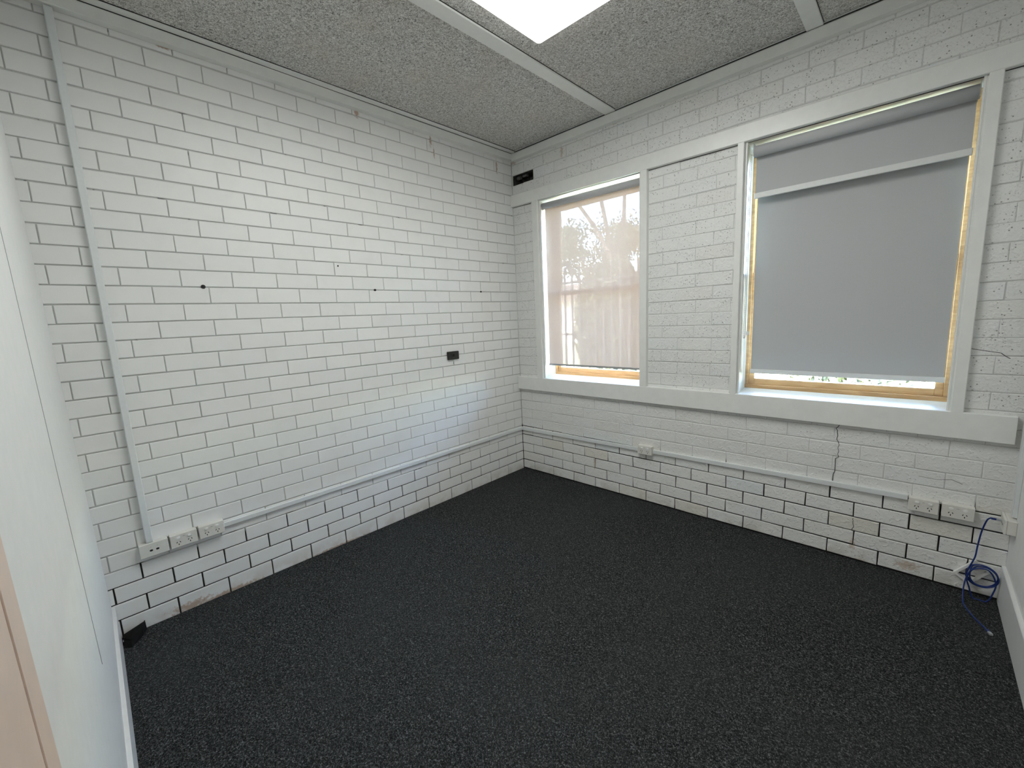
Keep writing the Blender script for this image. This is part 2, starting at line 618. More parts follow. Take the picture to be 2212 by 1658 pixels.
# ------------------------------------------------------------------ brick walls
def wall_cells(mb, axis, us, vs, holes, n0, n1):
    """solid wall of boxes in the (u, z) plane without the holes. axis 'y': u is y (left wall) ; 'x': u is x"""
    for i in range(len(us) - 1):
        for j in range(len(vs) - 1):
            u0, u1, v0, v1 = us[i], us[i + 1], vs[j], vs[j + 1]
            cu, cv = (u0 + u1) / 2, (v0 + v1) / 2
            if any(h[0] < cu < h[1] and h[2] < cv < h[3] for h in holes):
                continue
            if axis == 'y':
                mb.box(-n1, -n0, u0, u1, v0, v1)
            else:
                mb.box(u0, u1, n0, n1, v0, v1)


LOWZ = 5 * CH + 0.004
wl = MB()
wall_cells(wl, 'y', [-3.35, 0.0], [-0.1, LOWZ], [], 0.009, DEEP)
wall_cells(wl, 'y', [-3.35, 0.0], [LOWZ, 3.0], [], 0.0068, DEEP)
wall_left = wl.build('wall_left', M_MORTAR_L, org=(0, 0, 0), **struct('white painted smooth brick wall on the left side of the room', 'wall'))

wb = MB()
us = sorted({-DEEP, W1[0], W1[1], W2[0], W2[1], RX + 0.25, VENT[0], VENT[1]})
holes = [W1, W2, VENT]
vs = sorted({-0.1, LOWZ, W1[2], W1[3], W2[3], VENT[2], VENT[3], 3.0})
wall_cells(wb, 'x', us, [v for v in vs if v <= LOWZ], [], 0.009, DEEP)
wall_cells(wb, 'x', us, [v for v in vs if v >= LOWZ], holes, 0.0032, DEEP)
wall_back = wb.build('wall_back', M_MORTAR_B, org=(0, 0, 0), **struct('white painted rough pitted brick wall holding both windows', 'wall'))

brick_cache = {}


def brick_mesh(wdt, hgt, var, wallkind):
    key = (round(wdt, 3), round(hgt, 3), var, wallkind)
    if key in brick_cache:
        return brick_cache[key]
    rg = random.Random(hash(key) % 99991)
    c = 0.0022 if wallkind == 'L' else 0.003
    j = 0.0006 if wallkind == 'L' else 0.0016
    hw, hh = wdt / 2, hgt / 2
    ring = [(-hw, -hh), (hw, -hh), (hw, hh), (-hw, hh)]

    def J():
        return rg.uniform(-j, j)
    R0 = [(u, v, -0.02) for u, v in ring]
    jit = [(J(), J()) for _ in ring]
    R1 = [(u + a_, v + b2, -c) for (u, v), (a_, b2) in zip(ring, jit)]
    R2 = [(u + a_ - math.copysign(c, u), v + b2 - math.copysign(c, v), J() * 0.5) for (u, v), (a_, b2) in zip(ring, jit)]
    pts = R0 + R1 + R2
    fs = []
    for o_ in (0, 4):
        for i in range(4):
            k = (i + 1) % 4
            fs.append((o_ + i, o_ + k, o_ + 4 + k, o_ + 4 + i))
    fs.append((8, 9, 10, 11))
    if wallkind == 'L':
        vv = [(n, u, v) for u, v, n in pts]
        mt = M_BRICK_L
    else:
        vv = [(u, -n, v) for u, v, n in pts]
        mt = M_BRICK_B
    me = bpy.data.meshes.new('brick')
    me.from_pydata(vv, [], fs)
    me.materials.append(mt)
    me.update()
    brick_cache[key] = me
    return me


def px_area(q4):
    pp = [px(q) for q in q4]
    if any(q is None for q in pp):
        return 0.0
    pp = [(min(max(x, 0), 2212), min(max(y, 0), 1658)) for x, y in pp]
    return abs(sum(pp[i][0] * pp[(i + 1) % 4][1] - pp[(i + 1) % 4][0] * pp[i][1] for i in range(4))) / 2


def lay(wallkind):
    """list of (u_centre, z_centre, width, height) of every brick that shows"""
    out = []
    rg = random.Random(11 if wallkind == 'L' else 12)
    ncourse = 34
    for k in range(1, ncourse + 1):
        z0, z1 = (k - 1) * CH, k * CH
        lowc = k <= 5
        if wallkind == 'L':
            gb, gp = (0.0062, 0.0044) if not lowc else (0.0075 if k < 5 else 0.0062, 0.0072 if k < 5 else 0.005)
            U0, U1 = 0.0, 3.06
            off = 0.0 if k % 2 else -CL / 2
            base = -0.0112
        else:
            gb, gp = (0.0036, 0.0024) if not lowc else (0.0072, 0.0064)
            U0, U1 = 0.0, RX
            off = -CL / 2 if k % 2 else 0.0
            base = 0.0245
        perps = [U0]
        i = 1
        while True:
            u = i * CL + off + base + rg.uniform(-0.006, 0.006) * (1.0 if wallkind == 'B' else 0.6)
            i += 1
            if u <= U0 + 0.04:
                continue
            if u >= U1 - 0.03:
                break
            perps.append(u)
        perps.append(U1)
        zz0, zz1 = z0 + gb / 2, z1 - gb / 2
        if k == 1:
            zz0 = 0.004 if wallkind == 'B' else FZ
        if k == ncourse:
            zz1 = 2.90
        segs = [(perps[i] + (gp / 2 if i else 0), perps[i + 1] - (gp / 2 if i + 2 < len(perps) else 0)) for i in range(len(perps) - 1)]
        if wallkind == 'B':
            zc = (z0 + z1) / 2
            # behind the boards nothing shows
            if 0.82 < z0 and z1 < 0.90:
                continue
            for h in holes:
                ins = (h[2] - 0.05 < zc < h[3] + 0.02) if h is not VENT else (h[2] < zc < h[3])
                if ins:
                    ns = []
                    for a, b2 in segs:
                        if b2 <= h[0] or a >= h[1]:
                            ns.append((a, b2))
                        else:
                            if a < h[0] - 0.012:
                                ns.append((a, h[0]))
                            if b2 > h[1] + 0.012:
                                ns.append((h[1], b2))
                    segs = ns
        dz = rg.uniform(-0.0008, 0.0008)
        for a, b2 in segs:
            if b2 - a < 0.012:
                continue
            out.append(((a + b2) / 2, (zz0 + zz1) / 2 + dz, b2 - a, zz1 - zz0))
    return out


def place_bricks(wallkind, wall):
    bl = lay(wallkind)
    sized = []
    for u, z, wd, hg in bl:
        if wallkind == 'L':
            q4 = [(0, -u - wd / 2, z - hg / 2), (0, -u + wd / 2, z - hg / 2), (0, -u + wd / 2, z + hg / 2), (0, -u - wd / 2, z + hg / 2)]
        else:
            q4 = [(u - wd / 2, 0, z - hg / 2), (u + wd / 2, 0, z - hg / 2), (u + wd / 2, 0, z + hg / 2), (u - wd / 2, 0, z + hg / 2)]
        sized.append((px_area(q4), u, z, wd, hg))
    sized.sort(reverse=True)
    rg = random.Random(3)
    rest = MB()
    for i, (ar, u, z, wd, hg) in enumerate(sized):
        n = rg.uniform(-0.0006, 0.0006) if wallkind == 'L' else rg.uniform(-0.0012, 0.0012)
        me = brick_mesh(wd, hg, rg.randrange(4), wallkind)
        loc = (n, -u, z) if wallkind == 'L' else (u, -n, z)
        if i < 300:
            ob = bpy.data.objects.new('brick', me)
            ob.parent = wall
            ob.location = loc
            COL.objects.link(ob)
        else:
            rest.add([(v.co.x + loc[0], v.co.y + loc[1], v.co.z + loc[2]) for v in me.vertices], [tuple(q.vertices) for q in me.polygons])
    if rest.v:
        rest.build('brick_remainder', M_BRICK_L if wallkind == 'L' else M_BRICK_B, wall, org=(0, 0, 0), kind='stuff')


place_bricks('L', wall_left)
place_bricks('B', wall_back)

# corner mortar fillet, crack and air-vent cavity of the window wall
MB().tube([(0.001, -0.001, 0.0), (0.001, -0.001, 2.86)], 0.004, 6).build('corner_fillet', M_MORTAR_B, wall_back)


def polyline_crack(pts, r):
    mb = MB()
    mb.tube([(x, -0.0002, z) for x, z in pts], r, 5)
    return mb


rg = random.Random(5)


def zig(pts, n=3, amp=0.004):
    o_ = []
    for (a, b_) in zip(pts[:-1], pts[1:]):
        for i in range(n):
            t = i / n
            o_.append((lerp(a[0], b_[0], t) + (rg.uniform(-amp, amp) if i else 0), lerp(a[1], b_[1], t)))
    o_.append(pts[-1])
    return o_


polyline_crack(zig([(2.488, 0.80), (2.469, 0.769), (2.476, 0.751), (2.477, 0.715), (2.487, 0.683), (2.484, 0.655), (2.491, 0.601), (2.477, 0.589), (2.478, 0.513), (2.471, 0.452)]), 0.0017).build('wall_crack', M_CRACK_SHADOW, wall_back)
polyline_crack(zig([(2.579, 0.250), (2.577, 0.226), (2.583, 0.21), (2.579, 0.172)]), 0.0015).build('wall_crack', M_CRACK_SHADOW, wall_back)
polyline_crack(zig([(2.93, 1.246), (3.0, 1.232), (3.06, 1.22), (3.09, 1.195)], 3, 0.003), 0.0014).build('wall_crack', M_CRACK_SHADOW, wall_back)
polyline_crack(zig([(2.83, 0.565), (2.90, 0.562), (2.95, 0.574), (2.99, 0.558)], 3, 0.003), 0.0009).build('wall_crack', M_CRACK_SHADOW, wall_back)

vx0, vx1, vz0, vz1 = VENT
cav = MB()
cav.box(vx0 - 0.02, vx1 + 0.02, 0.13, 0.15, vz0 - 0.02, vz1 + 0.02)
cav.box(vx0 - 0.004, vx0 + 0.002, 0.004, 0.14, vz0, vz1)
cav.box(vx1 - 0.002, vx1 + 0.004, 0.004, 0.14, vz0, vz1)
cav.box(vx0, vx1, 0.004, 0.14, vz0 - 0.004, vz0 + 0.002)
cav.box(vx0, vx1, 0.004, 0.14, vz1 - 0.002, vz1 + 0.004)
cav.build('vent_cavity', M_CAVITY, wall_back, label='dark hole of a missing vent brick')
for (cx, cy, cz, r, ln) in ((0.075, 0.07, vz0 + 0.012, 0.02, 0.05), (0.12, 0.05, vz1 - 0.012, 0.018, 0.06), (0.05, 0.045, vz1 - 0.018, 0.02, 0.05), (0.15, 0.09, vz0 + 0.03, 0.007, 0.055), (0.17, 0.10, vz0 + 0.03, 0.006, 0.055)):
    mb = MB()
    n = 7
    pts = [(cx + ln * (t - 0.5) * (0.9 if r > 0.01 else 0.1), cy, cz + (0 if r > 0.01 else ln * (t - 0.5))) for t in [i / (n - 1) for i in range(n)]]
    mb.tube(pts, [r * rg.uniform(0.5, 1.0) for _ in pts], 7)
    mb.build('mortar_lump', M_CHUNK, wall_back)

# ------------------------------------------------------------------ right wall, door wall
MB().box(RX, RX + 0.12, -3.35, 0.003, -0.1, 3.0).build('wall_right', M_PLASTER, org=(0, 0, 0), **struct('smooth white plasterboard wall on the right side', 'wall'))

DX0, DX1, DZ1 = 2.105, 2.925, 2.06


def fbox(mb, x0, x1, z0, z1, o0, o1):
    """box on the door wall; o0..o1: distances in front of its face"""
    vs = []
    for x in (x0, x1):
        for o_ in (o0, o1):
            for z in (z0, z1):
                vs.append((x, yf(x, z) + o_, z))
    mb.add(vs, [(0, 1, 3, 2), (4, 6, 7, 5), (0, 4, 5, 1), (2, 3, 7, 6), (0, 2, 6, 4), (1, 5, 7, 3)])
    return mb


wf = MB()
fbox(wf, 0.0, DX0, -0.1, 3.0, -0.12, 0.0)
fbox(wf, DX1, RX, -0.1, 3.0, -0.12, 0.0)
fbox(wf, DX0, DX1, DZ1, 3.0, -0.12, 0.0)
wall_front = wf.build('wall_front', M_PLASTER, org=(0, 0, 0), **struct('smooth white plasterboard wall with the doorway at the left edge', 'wall'))
ck = MB()
cpts = []
for i in range(24):
    z = lerp(0.56, 2.85, i / 23)
    x = 1.15 + 0.004 * math.sin(z * 7) + rg.uniform(-0.002, 0.002)
    cpts.append((x, yf(x, z) + 0.0002, z))
ck.tube(cpts, 0.0010, 5)
ck.build('joint_crack', M_RAIL_D, wall_front, label='fine open joint between plasterboard sheets')

fb = MB()
fbox(fb, 0.0, DX0, FZ, 0.163, 0.0, 0.013)
fb.build('baseboard_front', M_BASE, org=(0, 0, 0), **struct('white skirting board below the door wall, at lower left', 'baseboard'))
MB().prism([(RX - 0.014, FZ), (RX, FZ), (RX, 0.182), (RX - 0.011, 0.182), (RX - 0.014, 0.178)], 1, -3.05, -0.001).build('baseboard_right', M_BASE, org=(0, 0, 0), **struct('white skirting board along the right wall beside the blue cable', 'baseboard'))

door = empty('door_1', ((DX0 + DX1) / 2, yf(2.5, 0), FZ), **struct('beige painted door and frame at the extreme left edge', 'door'))
for (a, b_, c, d) in ((DX0 - 0.005, DX0 + 0.055, FZ, DZ1 + 0.05), (DX1 - 0.055, DX1 + 0.005, FZ, DZ1 + 0.05), (DX0 + 0.055, DX1 - 0.055, DZ1 - 0.005, DZ1 + 0.05)):
    fbox(MB(), a, b_, c, d, 0.0, 0.012).build('architrave', M_BEIGE, door)
for (a, b_, c, d) in ((DX0, DX0 + 0.085, FZ, DZ1), (DX1 - 0.085, DX1, FZ, DZ1), (DX0 + 0.085, DX1 - 0.085, DZ1 - 0.03, DZ1)):
    fbox(MB(), a, b_, c, d, -0.12, -0.0285).build('jamb', M_BEIGE, door)
leaf = fbox(MB(), DX0 + 0.0555, DX1 - 0.0555, FZ, DZ1 - 0.0055, -0.028, 0.0105).build('leaf', M_BEIGE, door)
hd = MB()
hy = yf(2.82, 1.0) + 0.0105
hd.disc((2.82, hy, 1.0), (0, 1, 0), 0.025, 0.006)
hd.tube([(2.82, hy + 0.004, 1.0), (2.82, hy + 0.02, 1.0), (2.75, hy + 0.02, 1.0)], 0.006, 8)
hd.build('handle', M_STEEL, leaf)

# ------------------------------------------------------------------ window trim boards and windows
TF = -0.033                     # front of the trim boards


def sloped_board(x0, x1, za0, za1, zb0, zb1):
    """board over the wall face whose edges run from za (at x0) to zb (at x1)"""
    c = 0.003
    prof = []
    mb = MB()
    vs = []
    for x, l, h in ((x0, za0, za1), (x1, zb0, zb1)):
        vs += [(x, 0.012, l), (x, TF + c, l), (x, TF, l + c), (x, TF, h - c), (x, TF + c, h), (x, 0.012, h)]
    fs = [(0, 1, 2, 3, 4, 5), (6, 7, 8, 9, 10, 11)] + [(i, (i + 1) % 6, 6 + (i + 1) % 6, 6 + i) for i in range(6)]
    mb.add(vs, fs)
    return mb


hb = trim(sloped_board(0.001, RX, 2.478, 2.578, 2.452, 2.548), 'long white head board running over both windows')
MB().tube([(0.001, -0.0005, 2.5795), (RX, -0.0005, 2.5495)], 0.0022, 5).build('gap_shadow', M_CRACK_SHADOW, hb)  # these dark tubes draw in the shaded gap around the board edges
MB().tube([(0.001, -0.0005, 2.4765), (RX, -0.0005, 2.4505)], 0.0022, 5).build('gap_shadow', M_CRACK_SHADOW, hb)
MB().tube([(0.0025, TF + 0.002, 2.480), (0.0025, TF + 0.002, 2.577)], 0.0016, 5).build('gap_shadow', M_CRACK_SHADOW, hb)
trim(sloped_board(0.001, 3.135, 0.806, 0.926, 0.796, 0.930), 'long white apron board running under both windows')


def sash(win, x0, x1, z0, z1, y0, t, ws, rail_b, rail_t, name):
    s = empty(name, ((x0 + x1) / 2, y0, z0))
    s.parent = win
    po = WORG[win.name]
    s.location = tuple(WORG[s.name][i] - po[i] for i in range(3))
    # sub-parts
    MB().bbox(x0, x0 + ws, y0, y0 + t, z0, z1, 0.002).build('stile', M_TIMBER, s)
    MB().bbox(x1 - ws, x1, y0, y0 + t, z0, z1, 0.002).build('stile', M_TIMBER, s)
    MB().bbox(x0 + ws, x1 - ws, y0, y0 + t, z0, z0 + rail_b, 0.002).build('rail', M_TIMBER, s)
    MB().bbox(x0 + ws, x1 - ws, y0, y0 + t, z1 - rail_t, z1, 0.002).build('rail', M_TIMBER, s)
    MB().box(x0 + ws - 0.004, x1 - ws + 0.004, y0 + t * 0.45, y0 + t * 0.45 + 0.004, z0 + rail_b - 0.004, z1 - rail_t + 0.004).build('pane', M_GLASS, s)
    return s


def window(name, W, arch_l, arch_r, ht, sl, label):
    x0, x1, z0, z1 = W
    win = empty(name, ((x0 + x1) / 2, 0.0, z0), **struct(label, 'window'))
    # architraves
    for k, (a, b_) in enumerate((arch_l, arch_r)):
        MB().bbox(a, b_, TF, 0.006, z0 + 0.0, ht[k], 0.003).build('architrave', M_TRIM, win)
    # painted reveal linings
    yb = TIMB + 0.09
    sz0, sz1 = z0, z0 + 0.022
    MB().prism([(TF + 0.002, sz0 - 0.004), (TF + 0.002, sz0 + 0.001), (yb, sz1 + 0.006), (yb, sz0 - 0.004)], 0, x0 - 0.01, x1 + 0.01).build('sill_board', M_TRIM, win)
    MB().box(x0 - 0.012, x0 + 0.002, -0.01, yb, z0, z1 + 0.012).build('reveal_lining', M_TRIM, win)
    MB().box(x1 - 0.002, x1 + 0.012, -0.01, yb, z0, z1 + 0.012).build('reveal_lining', M_TRIM, win)
    MB().box(x0, x1, -0.01, yb, z1 - 0.002, z1 + 0.012).build('head_lining', M_TRIM, win)
    # small bead inside the architrave
    for (a, b_) in ((x0 + 0.002, x0 + 0.012), (x1 - 0.012, x1 - 0.002)):
        MB().bbox(a, b_, -0.012, 0.004, z0 + 0.004, z1 - 0.002, 0.002).build('stop_bead', M_TRIM, win)
    # timber sub-frame and double hung sashes
    fx0, fx1 = x0 + 0.002, x1 - 0.002
    MB().bbox(fx0, fx1, TIMB, TIMB + 0.085, z0 + 0.018, z0 + 0.044, 0.002).build('timber_sill', M_TIMBER, win)
    MB().bbox(fx0, fx0 + 0.02, TIMB + 0.004, TIMB + 0.085, z0 + 0.044, z1, 0.002).build('timber_jamb', M_TIMBER, win)
    MB().bbox(fx1 - 0.02, fx1, TIMB + 0.004, TIMB + 0.085, z0 + 0.044, z1, 0.002).build('timber_jamb', M_TIMBER, win)
    zm = 1.665
    sash(win, fx0 + 0.02, fx1 - 0.02, z0 + 0.044, zm + 0.04, TIMB + 0.012, 0.034, sl, 0.040, 0.040, 'sash')
    sash(win, fx0 + 0.02, fx1 - 0.02, zm, z1 - 0.004, TIMB + 0.047, 0.034, sl, 0.040, 0.06, 'sash')
    return win


window('window_1', W1, (0.247, 0.313), (1.264, 1.316), (2.476, 2.470), 0.034, 'narrow white trimmed timber sash window next to the corner')
window('window_2', W2, (1.899, 1.936), (2.916, 2.962), (2.464, 2.455), 0.034, 'wide white trimmed timber sash window on the right')


# ------------------------------------------------------------------ roller blinds
def blind(label, x0, x1, yc, zc, R, zbot, rail_h, m_cloth, m_rail, m_roll, drop_side, chain=None, brackets=True, slopes=(0, 0)):
    """roller at (yc, zc); the cloth leaves the back of the roller"""
    bl = empty('roller_blind', ((x0 + x1) / 2, yc, zbot), label=label, category='blind', group='roller blinds in the two windows')
    yfab = yc + drop_side * (R - 0.0006)
    mb = MB().tube([(x0 + 0.004, yc, zc + slopes[0]), (x1 - 0.004, yc, zc + slopes[1])], R, 28)
    mb.build('roller', m_roll, bl)
    # cloth: thin real sheet
    zt = zc
    n = 14
    vs, fs = [], []
    for i in range(n + 1):
        x = lerp(x0 + 0.006, x1 - 0.006, i / n)
        sl = lerp(slopes[0], slopes[1], i / n)
        wv = 0.0012 * math.sin(i * 1.7)
        vs += [(x, yfab - 0.0003, zt + sl), (x, yfab - 0.0003 + wv, zbot + rail_h * 0.5), (x, yfab + 0.0003 + wv, zbot + rail_h * 0.5), (x, yfab + 0.0003, zt + sl)]
    for i in range(n):
        a, b_ = i * 4, (i + 1) * 4
        fs += [(a, b_, b_ + 1, a + 1), (a + 2, b_ + 2, b_ + 3, a + 3), (a + 1, b_ + 1, b_ + 2, a + 2)]
    if m_cloth is M_SHEER:      # one layer only, the mesh is see-through
        fs = [q for k, q in enumerate(fs) if k % 3 == 0]
    MB().add(vs, fs).build('cloth', m_cloth, bl)
    MB().bbox(x0 + 0.002, x1 - 0.002, yfab - 0.006, yfab + 0.006, zbot, zbot + rail_h, 0.002).build('bottom_rail', m_rail, bl)
    if brackets:
        for xx, s in ((x0, 1), (x1, -1)):
            k = MB().box(xx - 0.002, xx + 0.001, yc - R * 0.7, yc + R * 0.7, zc - R * 0.8, zc + R + 0.012)
            k.disc((xx - 0.0005, yc, zc), (s, 0, 0), R * 0.95, 0.007, 18)
            k.build('bracket', M_PLATE, bl)
    if chain:
        cx, cyy, ztop, zlow = chain
        for dy, dx in ((-0.008, 0.0), (0.010, 0.003)):
            pts = []
            nb = 90
            for i in range(nb * 4 + 1):
                pts.append((cx + dx, cyy + dy, lerp(ztop, zlow, i / (nb * 4))))
            rs = [0.0013 + 0.0010 * (0.5 - 0.5 * math.cos(i * math.pi / 2)) for i in range(len(pts))]
            MB().tube(pts, rs, 6).build('bead_chain', M_CHAIN, bl)
        MB().tube([(cx, cyy - 0.008, zlow + 0.002), (cx, cyy - 0.004, zlow - 0.012), (cx + 0.002, cyy + 0.004, zlow - 0.014), (cx + 0.003, cyy + 0.010, zlow + 0.002)], 0.0022, 6).build('chain_loop', M_CHAIN, bl)
        MB().bbox(cx + 0.006, cx + 0.022, cyy + 0.022, cyy + 0.034, zlow + 0.005, zlow + 0.03, 0.003).build('chain_clip', M_SWITCH, bl)
    return bl


blind('beige see-through sunscreen roller blind lowered in the narrow window', 0.330, 1.250, 0.020, 2.420, 0.026, 1.040, 0.016,
      M_SHEER, M_RAIL_D, M_BLOCKOUT, +1, chain=(1.252, 0.012, 2.40, 1.25), slopes=(0.006, -0.006))  # grey roller: shade on the rolled beige mesh put into its colour
blind('grey roller blind only partly lowered at the top of the wide window', 1.974, 2.897, 0.036, 2.408, 0.032, 2.144, 0.032,
      M_BLOCKOUT, M_RAIL, M_BLOCKOUT, +1, chain=(1.957, 0.030, 2.40, 1.30))
blind('grey opaque roller blind lowered almost to the sill of the wide window', 1.974, 2.893, 0.108, 2.408, 0.024, 1.049, 0.028,
      M_BLOCKOUT, M_RAIL, M_BLOCKOUT, +1)
# pull cords stay parts of the blinds above

# ------------------------------------------------------------------ trunking
CG = 'white plastic cable trunking on the walls'
c = empty('cable_trunking', (0.008, -2.848, 0.44), label='vertical white cable trunking at the left end of the side brick wall', category='trunking', group=CG)
MB().bbox(0.0, 0.032, -2.862, -2.834, 0.445, 2.864, 0.002).build('channel', M_CONDUIT, c)
MB().bbox(0.032, 0.034, -2.860, -2.836, 0.45, 2.86, 0.0008).build('cover', M_CONDUIT, c)
c = empty('cable_trunking', (0.008, -1.26, 0.39), label='long horizontal white trunking low on the left brick wall', category='trunking', group=CG)
MB().bbox(0.0, 0.015, -2.53, -0.0165, 0.392, 0.420, 0.002).build('channel', M_CONDUIT, c)
MB().bbox(0.015, 0.017, -2.53, -0.0165, 0.394, 0.418, 0.0008).build('cover', M_CONDUIT, c)


def slope_trunk(label, x0, x1, za, zb):
    c = empty('cable_trunking', ((x0 + x1) / 2, -0.008, (za + zb) / 2), label=label, category='trunking', group=CG)
    for nm, (y0, y1, e) in (('channel', (0.0, -0.015, 0.0)), ('cover', (-0.015, -0.017, 0.002))):
        vs = []
        for x, z in ((x0, za), (x1, zb)):
            vs += [(x, y0, z + e), (x, y1, z + e), (x, y1, z + 0.029 - e), (x, y0, z + 0.029 - e)]
        fs = [(0, 1, 2, 3), (4, 5, 6, 7)] + [(i, (i + 1) % 4, 4 + (i + 1) % 4, 4 + i) for i in range(4)]
        MB().add(vs, fs).build(nm, M_CONDUIT, c)


def ztr(x):
    return 0.389 + (0.425 - 0.389) * x / 2.68


slope_trunk('short horizontal white trunking between room corner and single middle power outlet', 0.0, 1.250, ztr(0), ztr(1.25))
slope_trunk('long horizontal white trunking from the middle power outlet to the right outlet pair', 1.366, 2.797, ztr(1.366), ztr(2.797))
c = empty('cable_trunking', (RX - 0.008, -0.075, 0.468), label='vertical white trunking on the right wall above the data outlet', category='trunking', group=CG)
MB().bbox(RX - 0.015, RX, -0.098, -0.056, 0.468, 2.84, 0.002).build('channel', M_CONDUIT, c)
MB().bbox(RX - 0.017, RX - 0.015, -0.096, -0.058, 0.470, 2.84, 0.0008).build('cover', M_CONDUIT, c)


# ------------------------------------------------------------------ outlets
def outlet(frame, label, kind, group):
    """frame(u, v, n) -> world; u across (0 centre), v up (0 centre), n out of the wall; size 0.116 x 0.066"""
    org = frame(0, -0.036, 0.0)
    nm = 'power_outlet' if kind == 'power' else 'data_outlet'
    t = empty(nm, org, label=label, category='power outlet' if kind == 'power' else 'data outlet', group=group)
    D = 0.040

    def fb(u0, u1, v0, v1, n0, n1, c_=0.002):
        a, b_ = Vector(frame(u0, v0, n0)), Vector(frame(u1, v1, n1))
        return MB().bbox(min(a.x, b_.x), max(a.x, b_.x), min(a.y, b_.y), max(a.y, b_.y), min(a.z, b_.z), max(a.z, b_.z), c_)
    fb(-0.0575, 0.0575, -0.0355, 0.0335, 0.0, D - 0.010, 0.0025).build('mounting_block', M_PLATE, t)
    pl = fb(-0.0575, 0.0575, -0.0355, 0.0335, D - 0.0095, D, 0.002).build('face_plate', M_PLATE, t)

    def cyl(u, v, r, d, mat, name, sq=1.0, ang=0.0, par=None):
        n_ = 18
        pts = []
        for k in range(n_):
            a = 2 * math.pi * k / n_
            uu, vv = r * math.cos(a), r * sq * math.sin(a)
            pts.append((u + uu * math.cos(ang) - vv * math.sin(ang), v + uu * math.sin(ang) + vv * math.cos(ang)))
        vs = [frame(a, b2, D - 0.001) for a, b2 in pts] + [frame(a, b2, D + d) for a, b2 in pts]
        fs = [tuple(range(n_)), tuple(range(n_, 2 * n_))] + [(k, (k + 1) % n_, n_ + (k + 1) % n_, n_ + k) for k in range(n_)]
        return MB().add(vs, fs).build(name, mat, par or t)

    if kind == 'power':
        for s in (-1, 1):
            cyl(s * 0.0245, 0.0155, 0.0082, 0.0060, M_SWITCH, 'rocker_switch', 0.60)
            for (du, dv, an, r) in ((-0.0068, 0.003, 1.05, 0.0044), (0.0068, 0.003, -1.05, 0.0044), (0.0, -0.0085, math.pi / 2, 0.0046)):
                cyl(s * 0.0245 + du, -0.0115 + dv, r, 0.0002, M_HOLE, 'pin_slot', 0.42, an, pl)
        cyl(0.0, 0.018, 0.0055, 0.0003, M_RAIL_D, 'embossed_mark', 0.2, 0, pl)
    else:
        for s in (-1, 1):
            cyl(s * 0.0125, -0.004, 0.0070, 0.0002, M_HOLE, 'data_port', 0.75, 0, pl)
            cyl(s * 0.0125, 0.0145, 0.0022, 0.0004, M_RAIL_D, 'port_marker', 0.6, 0, pl)
    return t


OG = 'double power outlets on white mounting blocks'


def left_frame(yc, zc):
    return lambda u, v, n: (n, yc + u, zc + v)


def back_frame(xc, zc):
    return lambda u, v, n: (xc + u, -n, zc + v)


def right_frame(yc, zc):
    return lambda u, v, n: (RX - n, yc - u, zc + v)


outlet(left_frame(-2.835, 0.410), 'white data outlet with two black ports at the foot of the vertical trunking', 'data', 'data outlets')
outlet(left_frame(-2.7125, 0.411), 'white double power outlet on the left brick wall, middle one of three boxes', 'power', OG)
outlet(left_frame(-2.589, 0.412), 'white double power outlet on the left brick wall where the trunking starts', 'power', OG)
outlet(back_frame(1.3085, 0.431), 'single white double power outlet midway along the wall under the windows', 'power', OG)
outlet(back_frame(2.8580, 0.420), 'white double power outlet at the right end of the trunking under the wide window', 'power', OG)
outlet(back_frame(2.9830, 0.421), 'white double power outlet nearest the right corner under the wide window', 'power', OG)
outlet(right_frame(-0.075, 0.428), 'white data outlet on the right wall with the blue cable plugged in', 'data', 'data outlets')

# ------------------------------------------------------------------ small things on the left wall
k = empty('wall_socket', (0.0, -0.814, 1.168), label='small black plate socket on the left brick wall with a dangling wire end', category='socket')
MB().bbox(0.0, 0.019, -0.872, -0.756, 1.169, 1.236, 0.004).build('body', M_BLACK, k)
MB().bbox(0.019, 0.0205, -0.866, -0.762, 1.175, 1.230, 0.0005).build('face_plate', M_BLACK, k)
MB().tube([(0.021, -0.814, 1.205), (0.024, -0.814, 1.205)], 0.010, 16).build('centre_button', M_HOLE, k)
MB().tube([(0.010, -0.810, 1.170), (0.009, -0.811, 1.150), (0.006, -0.812, 1.132)], 0.0035, 6).build('wire_end', M_CHAIN, k)
WG = 'small dark wall plugs left in the side wall'
for (yy, zz, r, lab) in ((-2.451, 1.723, 0.011, 'largest black screw plug, nearest the vertical trunking on the left wall'), (-1.456, 1.721, 0.008, 'small black screw plug in the middle of the left brick wall'),
                         (-0.455, 1.721, 0.007, 'small black screw plug near the corner on the left wall'), (-1.704, 1.871, 0.005, 'tiny dark screw plug above the other plugs on the left wall')):
    t = empty('wall_plug', (0.0, yy, zz - r), label=lab, category='wall plug', group=WG)
    MB().tube([(-0.004, yy, zz), (0.0025, yy, zz)], r, 10).build('plug', M_BLACK, t)
    MB().tube([(0.001, yy, zz), (0.006, yy + 0.001, zz - 0.001)], [r * 0.45, r * 0.3], 8).build('screw_head', M_HOLE, t)

# ------------------------------------------------------------------ blue network cable with the white block frame
cab = empty('network_cable', (3.09, -0.05, FZ), label='blue network cable hanging coiled in the right corner', category='cable')
CR = 0.0032


def catmull(pts, n=10):
    P_ = [Vector(q) for q in pts]
    P_ = [P_[0] * 2 - P_[1]] + P_ + [P_[-1] * 2 - P_[-2]]
    o_ = []
    for i in range(1, len(P_) - 2):
        a, b_, c_, d = P_[i - 1:i + 3]
        for k_ in range(n):
            t = k_ / n
            o_.append(0.5 * ((2 * b_) + (c_ - a) * t + (2 * a - 5 * b_ + 4 * c_ - d) * t * t + (3 * b_ - a - 3 * c_ + d) * t ** 3))
    o_.append(P_[-2])
    return o_


